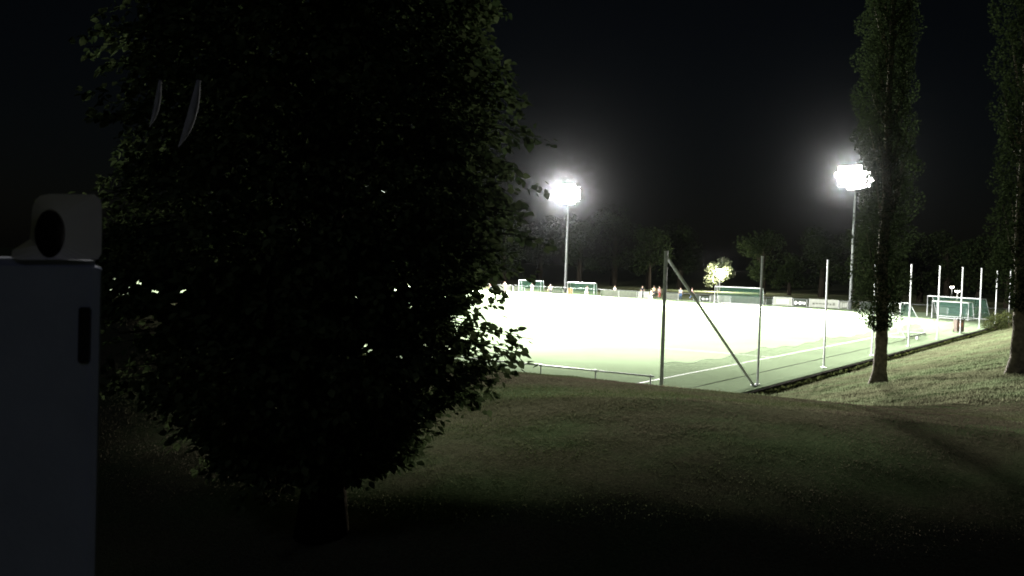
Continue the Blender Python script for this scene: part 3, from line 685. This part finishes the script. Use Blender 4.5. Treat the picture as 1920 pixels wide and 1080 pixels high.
# ------------------------------------------------------------------ far lamps and trees
def street_lamp(px, base_y, py, Y, label, power, col=(1.0, .95, .84)):
    p = at_y(px, py, Y); base = Vector((p.x, p.y, -0.06)); h = p.z + 0.06
    t = empty('street_lamp', base, 0, label, 'street lamp', 'street lamps beyond the pitch')
    mb = MB(); mb.tube([(0, 0, 0), (0, 0, h - .1)], [0.09, 0.06], 10); mb.build('pole', M['dark_steel'], t)
    mb = MB(); mb.tube([(0, 0, h + .25), (0, 0, h + .2), (0, 0, h + .08)], [0.12, 0.42, 0.5], 14); mb.build('lamp_shade', M['dark_steel'], t)
    mb = MB(); mb.tube([(0, 0, h + .08), (0, 0, h - .08), (0, 0, h - .2)], [0.42, 0.4, 0.15], 14); mb.build('glass', M['street_glass'], t, smooth=True)
    ld = bpy.data.lights.new('street_lamp_light', 'POINT'); ld.energy = power; ld.color = col; ld.shadow_soft_size = 0.5
    lo = bpy.data.objects.new('street_lamp_light', ld); scene.collection.objects.link(lo); lo.parent = t; lo.location = (0, 0, h - 0.75)
street_lamp(1350, 560, 506, 204.5, 'glowing street lamp under foliage above the full size parked goal', 50000)
street_lamp(1795, 560, 546, 190, 'small bright white street lamp above the nested goals', 1800)
street_lamp(1785, 560, 538, 215, 'warm street lamp just left of the small white one', 900)
def far_tree(x, y, h, w, seed, label, group='trees behind the far barrier', leaf='far_leaf'):
    q = random.Random(seed); t = empty('far_tree', (x, y, tz(x, y) - 0.1), q.uniform(0, 6), label, 'tree', group)
    mb = MB(); mb.tube([(0, 0, 0), (.1, 0, h * .3), (0, .1, h * .75)], [w * .06 + .08, w * .05, .05], 10)
    n = 3600; P = []
    for c in range(14):
        a = q.uniform(0, 6.28); zz = q.uniform(.25, .95); rr_ = w * .5 * math.sin(min(1, (1.15 - zz) * 1.6) * 1.57) * q.uniform(.2, .75)
        cc = np.array([rr_ * math.cos(a), rr_ * math.sin(a), h * zz]); s = w * q.uniform(.16, .28)
        d = nr.normal(0, 1, (n // 14, 3)); d /= np.linalg.norm(d, axis=1)[:, None]; P.append(cc + d * s * nr.uniform(.5, 1.1, (n // 14, 1)) * np.array([1, 1, .8]))
        mb.tube([(0, 0, h * zz * .6), tuple(cc)], [.07, .03], 5)
    mb.build('trunk', M['far_bark'], t)
    P = np.concatenate(P); v, f = leaves(P, nr.normal(0, 1, P.shape) + np.array([0, 0, .2]), 0.42, .5); np_mesh('crown', v, f, M[leaf], t)
FT = [(880, 215, 15, 11), (945, 200, 13, 9), (1010, 222, 16, 12), (1085, 205, 14, 10), (1150, 225, 17, 13), (1215, 205, 12, 9), (1275, 218, 14, 11), (1349, 207, 6.4, 5.4), (1430, 200, 13, 10),
      (1480, 195, 8, 6), (1540, 190, 12, 10), (1600, 180, 13, 9), (1665, 172, 11, 9), (1725, 176, 12, 9), (1775, 200, 13, 10), (1835, 168, 11, 8), (1890, 160, 12, 9), (300, 245, 15, 13), (520, 250, 16, 14), (700, 240, 15, 12)]
NM = ['between lamp glow and mast', 'beside the mast top']
for i, (px, Y, h, w) in enumerate(FT):
    p = at_y(px, 540, Y)
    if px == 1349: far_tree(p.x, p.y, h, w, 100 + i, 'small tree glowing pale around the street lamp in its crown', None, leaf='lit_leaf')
    else: far_tree(p.x, p.y, h, w, 100 + i, 'dark round tree in the black line behind the far barrier')

# low bushes at the right end of the net
def bush(px, py, Y, w, h, label, group=None, n=1500, leaf=0.09):
    p = at_y(px, py, Y); z0 = max(tz(p.x, p.y), -.05); t = empty('bush', (p.x, p.y, z0), 0, label, 'bush', group)
    d = nr.normal(0, 1, (n, 3)); d /= np.linalg.norm(d, axis=1)[:, None]; d[:, 2] = np.abs(d[:, 2])
    lump = 1 + .25 * np.sin(d[:, 0] * 5 + px) * np.sin(d[:, 1] * 6); P = d * nr.uniform(.35, 1, (n, 1)) ** .5 * lump[:, None] * np.array([w / 2, w / 2, h])
    v, f = leaves(P, d, leaf, .6); np_mesh('foliage', v, f, M['weed'], t)
    mb = MB()
    for k in range(5): mb.tube([(0, 0, 0), (rng.uniform(-.3, .3) * w, rng.uniform(-.3, .3) * w, h * .6)], [.03, .01], 5)
    mb.build('stem', M['bark'], t)
bush(1866, 606, 100, 2.4, 1.4, 'dark rounded bush at the far end of the edging', 'bushes at the end of the net', leaf=.14)
bush(1893, 600, 104, 3.0, 1.6, 'dark bush beside the right poplar trunk', 'bushes at the end of the net', leaf=.14)
bush(1835, 596, 122, 2.2, 1.3, 'dark bush right of the nested goals', 'bushes at the end of the net', leaf=.14)

# weeds along the edging and grass on the lawn
n = 14000; a = nr.uniform(-1, 100, n); b = nr.normal(0.82, 0.10, n) + 0.15 * np.abs(np.sin(a * .7)) * nr.uniform(0, 1, n)
px_ = P1.x + U.x * a - V.x * b; py_ = P1.y + U.y * a - V.y * b; P = np.stack([px_, py_, np.maximum(terr(px_, py_), -.5) + nr.uniform(-.1, .16, n)], 1)
v, f = leaves(P, np.tile([0, 0, .6], (n, 1)), 0.13, .8); tag(np_mesh('weeds', v, f, M['weed']), 'dark ragged weeds growing along the concrete edging', 'weeds', kind='stuff')

def blades(n, xlo, xhi, ylo, yhi, hmin, hmax, wid, fan=True):
    y = ylo + (yhi - ylo) * nr.uniform(0, 1, n) ** 0.9; x = y * nr.uniform(xlo, xhi, n)
    z = terr(x, y); dx = x - P1.x; dy = y - P1.y; aa = dx * U.x + dy * U.y; bb = -(dx * V.x + dy * V.y)
    k = ~((aa > -1) & (bb < 1.2)); x, y, z = x[k], y[k], z[k]; n = len(x)
    clump = 0.9 + 0.25 * np.sin(x * 2.1 + np.sin(y * 1.7)) * np.sin(y * 2.6 + x)
    h = nr.uniform(hmin, hmax, n) * clump * (0.3 + 0.7 * np.clip((y - 10.5) / 6, 0, 1)); an = nr.uniform(0, 6.28, n); w = wid * nr.uniform(.6, 1.3, n) * (1 + y * .03)
    s = np.stack([np.cos(an) * w, np.sin(an) * w, 0 * an], 1); l1 = nr.normal(0, .45, (n, 2)) * h[:, None]
    base = np.stack([x, y, z - .005], 1); tip = base + np.stack([l1[:, 0], l1[:, 1], h], 1)
    v = np.stack([base - s, base + s, tip], 1).reshape(-1, 3); return v, np.arange(n * 3).reshape(-1, 3)
v, f = blades(300000, -.62, .62, 6.0, 30, .006, .022, .005)
v2, f2 = blades(200000, -.6, .62, 8, 27, .01, .05, .005)
f = np.concatenate([f, f2 + len(v)]); v = np.concatenate([v, v2])
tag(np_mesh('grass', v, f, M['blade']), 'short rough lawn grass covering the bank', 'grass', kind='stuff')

v, f = blades(170000, .15, .56, 23, 85, .03, .11, .007)
tag(np_mesh('bank_grass', v, f, M['lit_blade']), 'rough bank grass beside the ball net, floodlight put into its paler colour', 'grass', kind='stuff')

# ------------------------------------------------------------------ grey cabinet close at the left edge
CY = 2.2
tl_ = at_y(192, 490, CY); base = Vector((tl_.x, CY, tz(-1.1, CY)))
CR = R(25); cab = empty('metal_cabinet', base, CR, 'dim grey metal cabinet with a hooded top, filling the left edge', 'cabinet')
cnorm = Vector((math.sin(CR), -math.cos(CR), 0)); CRi = Matrix.Rotation(-CR, 3, 'Z')
def fp(px, py):              # photo point on the cabinet's front plane, in the cabinet's own frame
    d = CM @ Vector(((px - 960) / F, -(py - 540) / F, -1)); o = Vector((0, 0, CAMZ)); t = (base - o).dot(cnorm) / d.dot(cnorm)
    return CRi @ (o + d * t - base)
top = fp(192, 490).z
mb = MB(); mb.box((-0.30, 0.20, top / 2), (0.60, 0.40, top)); mb.build('body', M['cabinet'], cab, bevel=0.014)
mb = MB(); mb.box((-0.012, -0.004, top / 2), (0.022, 0.012, top - .03)); mb.build('corner_trim', M['cabinet'], cab, bevel=0.003)
mb = MB(); sp = fp(167, 628); mb.box((sp.x, -0.002, sp.z), (0.044, 0.010, 0.12)); mb.build('slot_shade', M['black'], cab, bevel=0.003)  # black plate on the front stands in for the dark of the recess
outl = [(20, 490), (25, 462), (56, 455), (60, 392), (70, 371), (92, 366), (178, 367), (188, 374), (191, 388), (191, 440), (190, 489)]
nO = 48; pts = []
L_ = [fp(*p) for p in outl]
per = [0]
for k in range(len(L_)): per.append(per[-1] + (L_[(k + 1) % len(L_)] - L_[k]).length)
ctr = fp(94, 438)
ang = lambda v: math.atan2(v.z - ctr.z, v.x - ctr.x)
outer = []
for k in range(nO):
    a = 2 * math.pi * k / nO; dv = Vector((math.cos(a), 0, math.sin(a))); best = None
    for i_ in range(len(L_)):
        p, q = L_[i_], L_[(i_ + 1) % len(L_)]; ex, ez = q.x - p.x, q.z - p.z; den = dv.x * ez - dv.z * ex
        if abs(den) < 1e-9: continue
        t_ = ((p.x - ctr.x) * ez - (p.z - ctr.z) * ex) / den; u_ = ((p.x - ctr.x) * dv.z - (p.z - ctr.z) * dv.x) / den
        if t_ > 0 and -1e-6 <= u_ <= 1 + 1e-6: best = t_ if best is None else max(best, t_)
    outer.append((ctr.x + dv.x * best, ctr.z + dv.z * best))
ow, oh = 0.030, 0.052; vs = []
for y in (0.0, 0.10):
    vs += [(x, y + 0.004, z_ + .003) for x, z_ in outer]
    vs += [(ctr.x + ow * math.cos(2*math.pi*k/nO), y + .012 * (y == 0), ctr.z + oh * math.sin(2*math.pi*k/nO)) for k in range(nO)]
fs = []
for k in range(nO):
    k2 = (k + 1) % nO
    fs += [(k, k2, nO + k2, nO + k), (2*nO + k, 3*nO + k, 3*nO + k2, 2*nO + k2), (k, 2*nO + k, 2*nO + k2, k2), (nO + k, nO + k2, 3*nO + k2, 3*nO + k)]
mb = MB(); mb.add(vs, fs); mb.build('hood', M['hood'], cab)
mb = MB(); mb.box((ctr.x, 0.11, ctr.z), (0.075, 0.008, 0.115)); mb.build('oval_hole_shade', M['black'], cab)  # black plate behind the oval hole, standing in for its shade
# two pale curved streaks of unknown kind, hung above the cabinet
for pts_, lab in (([(372, 150), (368, 195), (357, 230), (346, 258), (334, 276)], 'pale curved strap hanging above the cabinet, brighter right one'), ([(300, 150), (297, 180), (290, 210), (280, 238)], 'pale curved strap hanging above the cabinet, fainter left one')):
    pts_ = [tuple(sum(c_ * p_[d_] for c_, p_ in zip(((1-u)**2, 2*u*(1-u), u*u), (pts_[0], (pts_[2][0]+6, pts_[2][1]) if len(pts_) > 2 else pts_[1], pts_[-1]))) for d_ in (0, 1)) for u in [i_ / 12 for i_ in range(13)]]
    pp = [at_y(x, y, 3.0) for x, y in pts_]; o0 = pp[0].copy(); up = at_y(pts_[0][0] + 6, -500, 3.0)
    sm = MB(); sm.tube([up - o0, (0, 0, 0)], .0007, 5)
    mb = MB(); lw = 0.014 if 'right' in lab else 0.009
    mb.tube([p - o0 for p in pp], [lw * (.12 + .88 * math.sin(math.pi * min(1, .08 + i_ / 12.5)) ** .8) for i_ in range(13)], 8)
    o = mb.build('curved_streak', M['streak'], None, smooth=True); o.location = o0; sm.build('cord', M['black'], o); tag(o, lab, 'streak', 'streaks above the cabinet')

mb = MB(); b0 = Vector((TX, TY, tg - .05)); e_ = at_y(330, -505, 3.0)      # overhead bough the streaks hang from
mb.tube([Vector((0, 0, 5.4)), (e_ - b0).lerp(Vector((0, 0, 5.4)), .5) + Vector((0, 0, .35)), e_ - b0, e_ - b0 + Vector((.02, -.9, -.1))], [.06, .045, .03, .012], 8); mb.build('bough', M['far_bark'], tree, smooth=True)

# ------------------------------------------------------------------ added volume that stands in for lens glare round the lamps
mb = MB(); mb.box((0, 200, 24), (800, 470, 56))
hm = bpy.data.materials.new('glare_haze'); hm.use_nodes = True; hn = hm.node_tree.nodes; hn.remove(hn['Principled BSDF'])
pv = hn.new('ShaderNodeVolumePrincipled'); pv.inputs['Color'].default_value = (.9, .92, .95, 1); pv.inputs['Density'].default_value = 0.0000045; pv.inputs['Anisotropy'].default_value = 0.991
hm.node_tree.links.new(pv.outputs[0], hn['Material Output'].inputs['Volume'])
hz = mb.build('glare_haze', hm); tag(hz, kind='stuff'); hz['label'] = 'thin added volume standing in for lens glare around the floodlights'; hz['category'] = 'glare_haze'
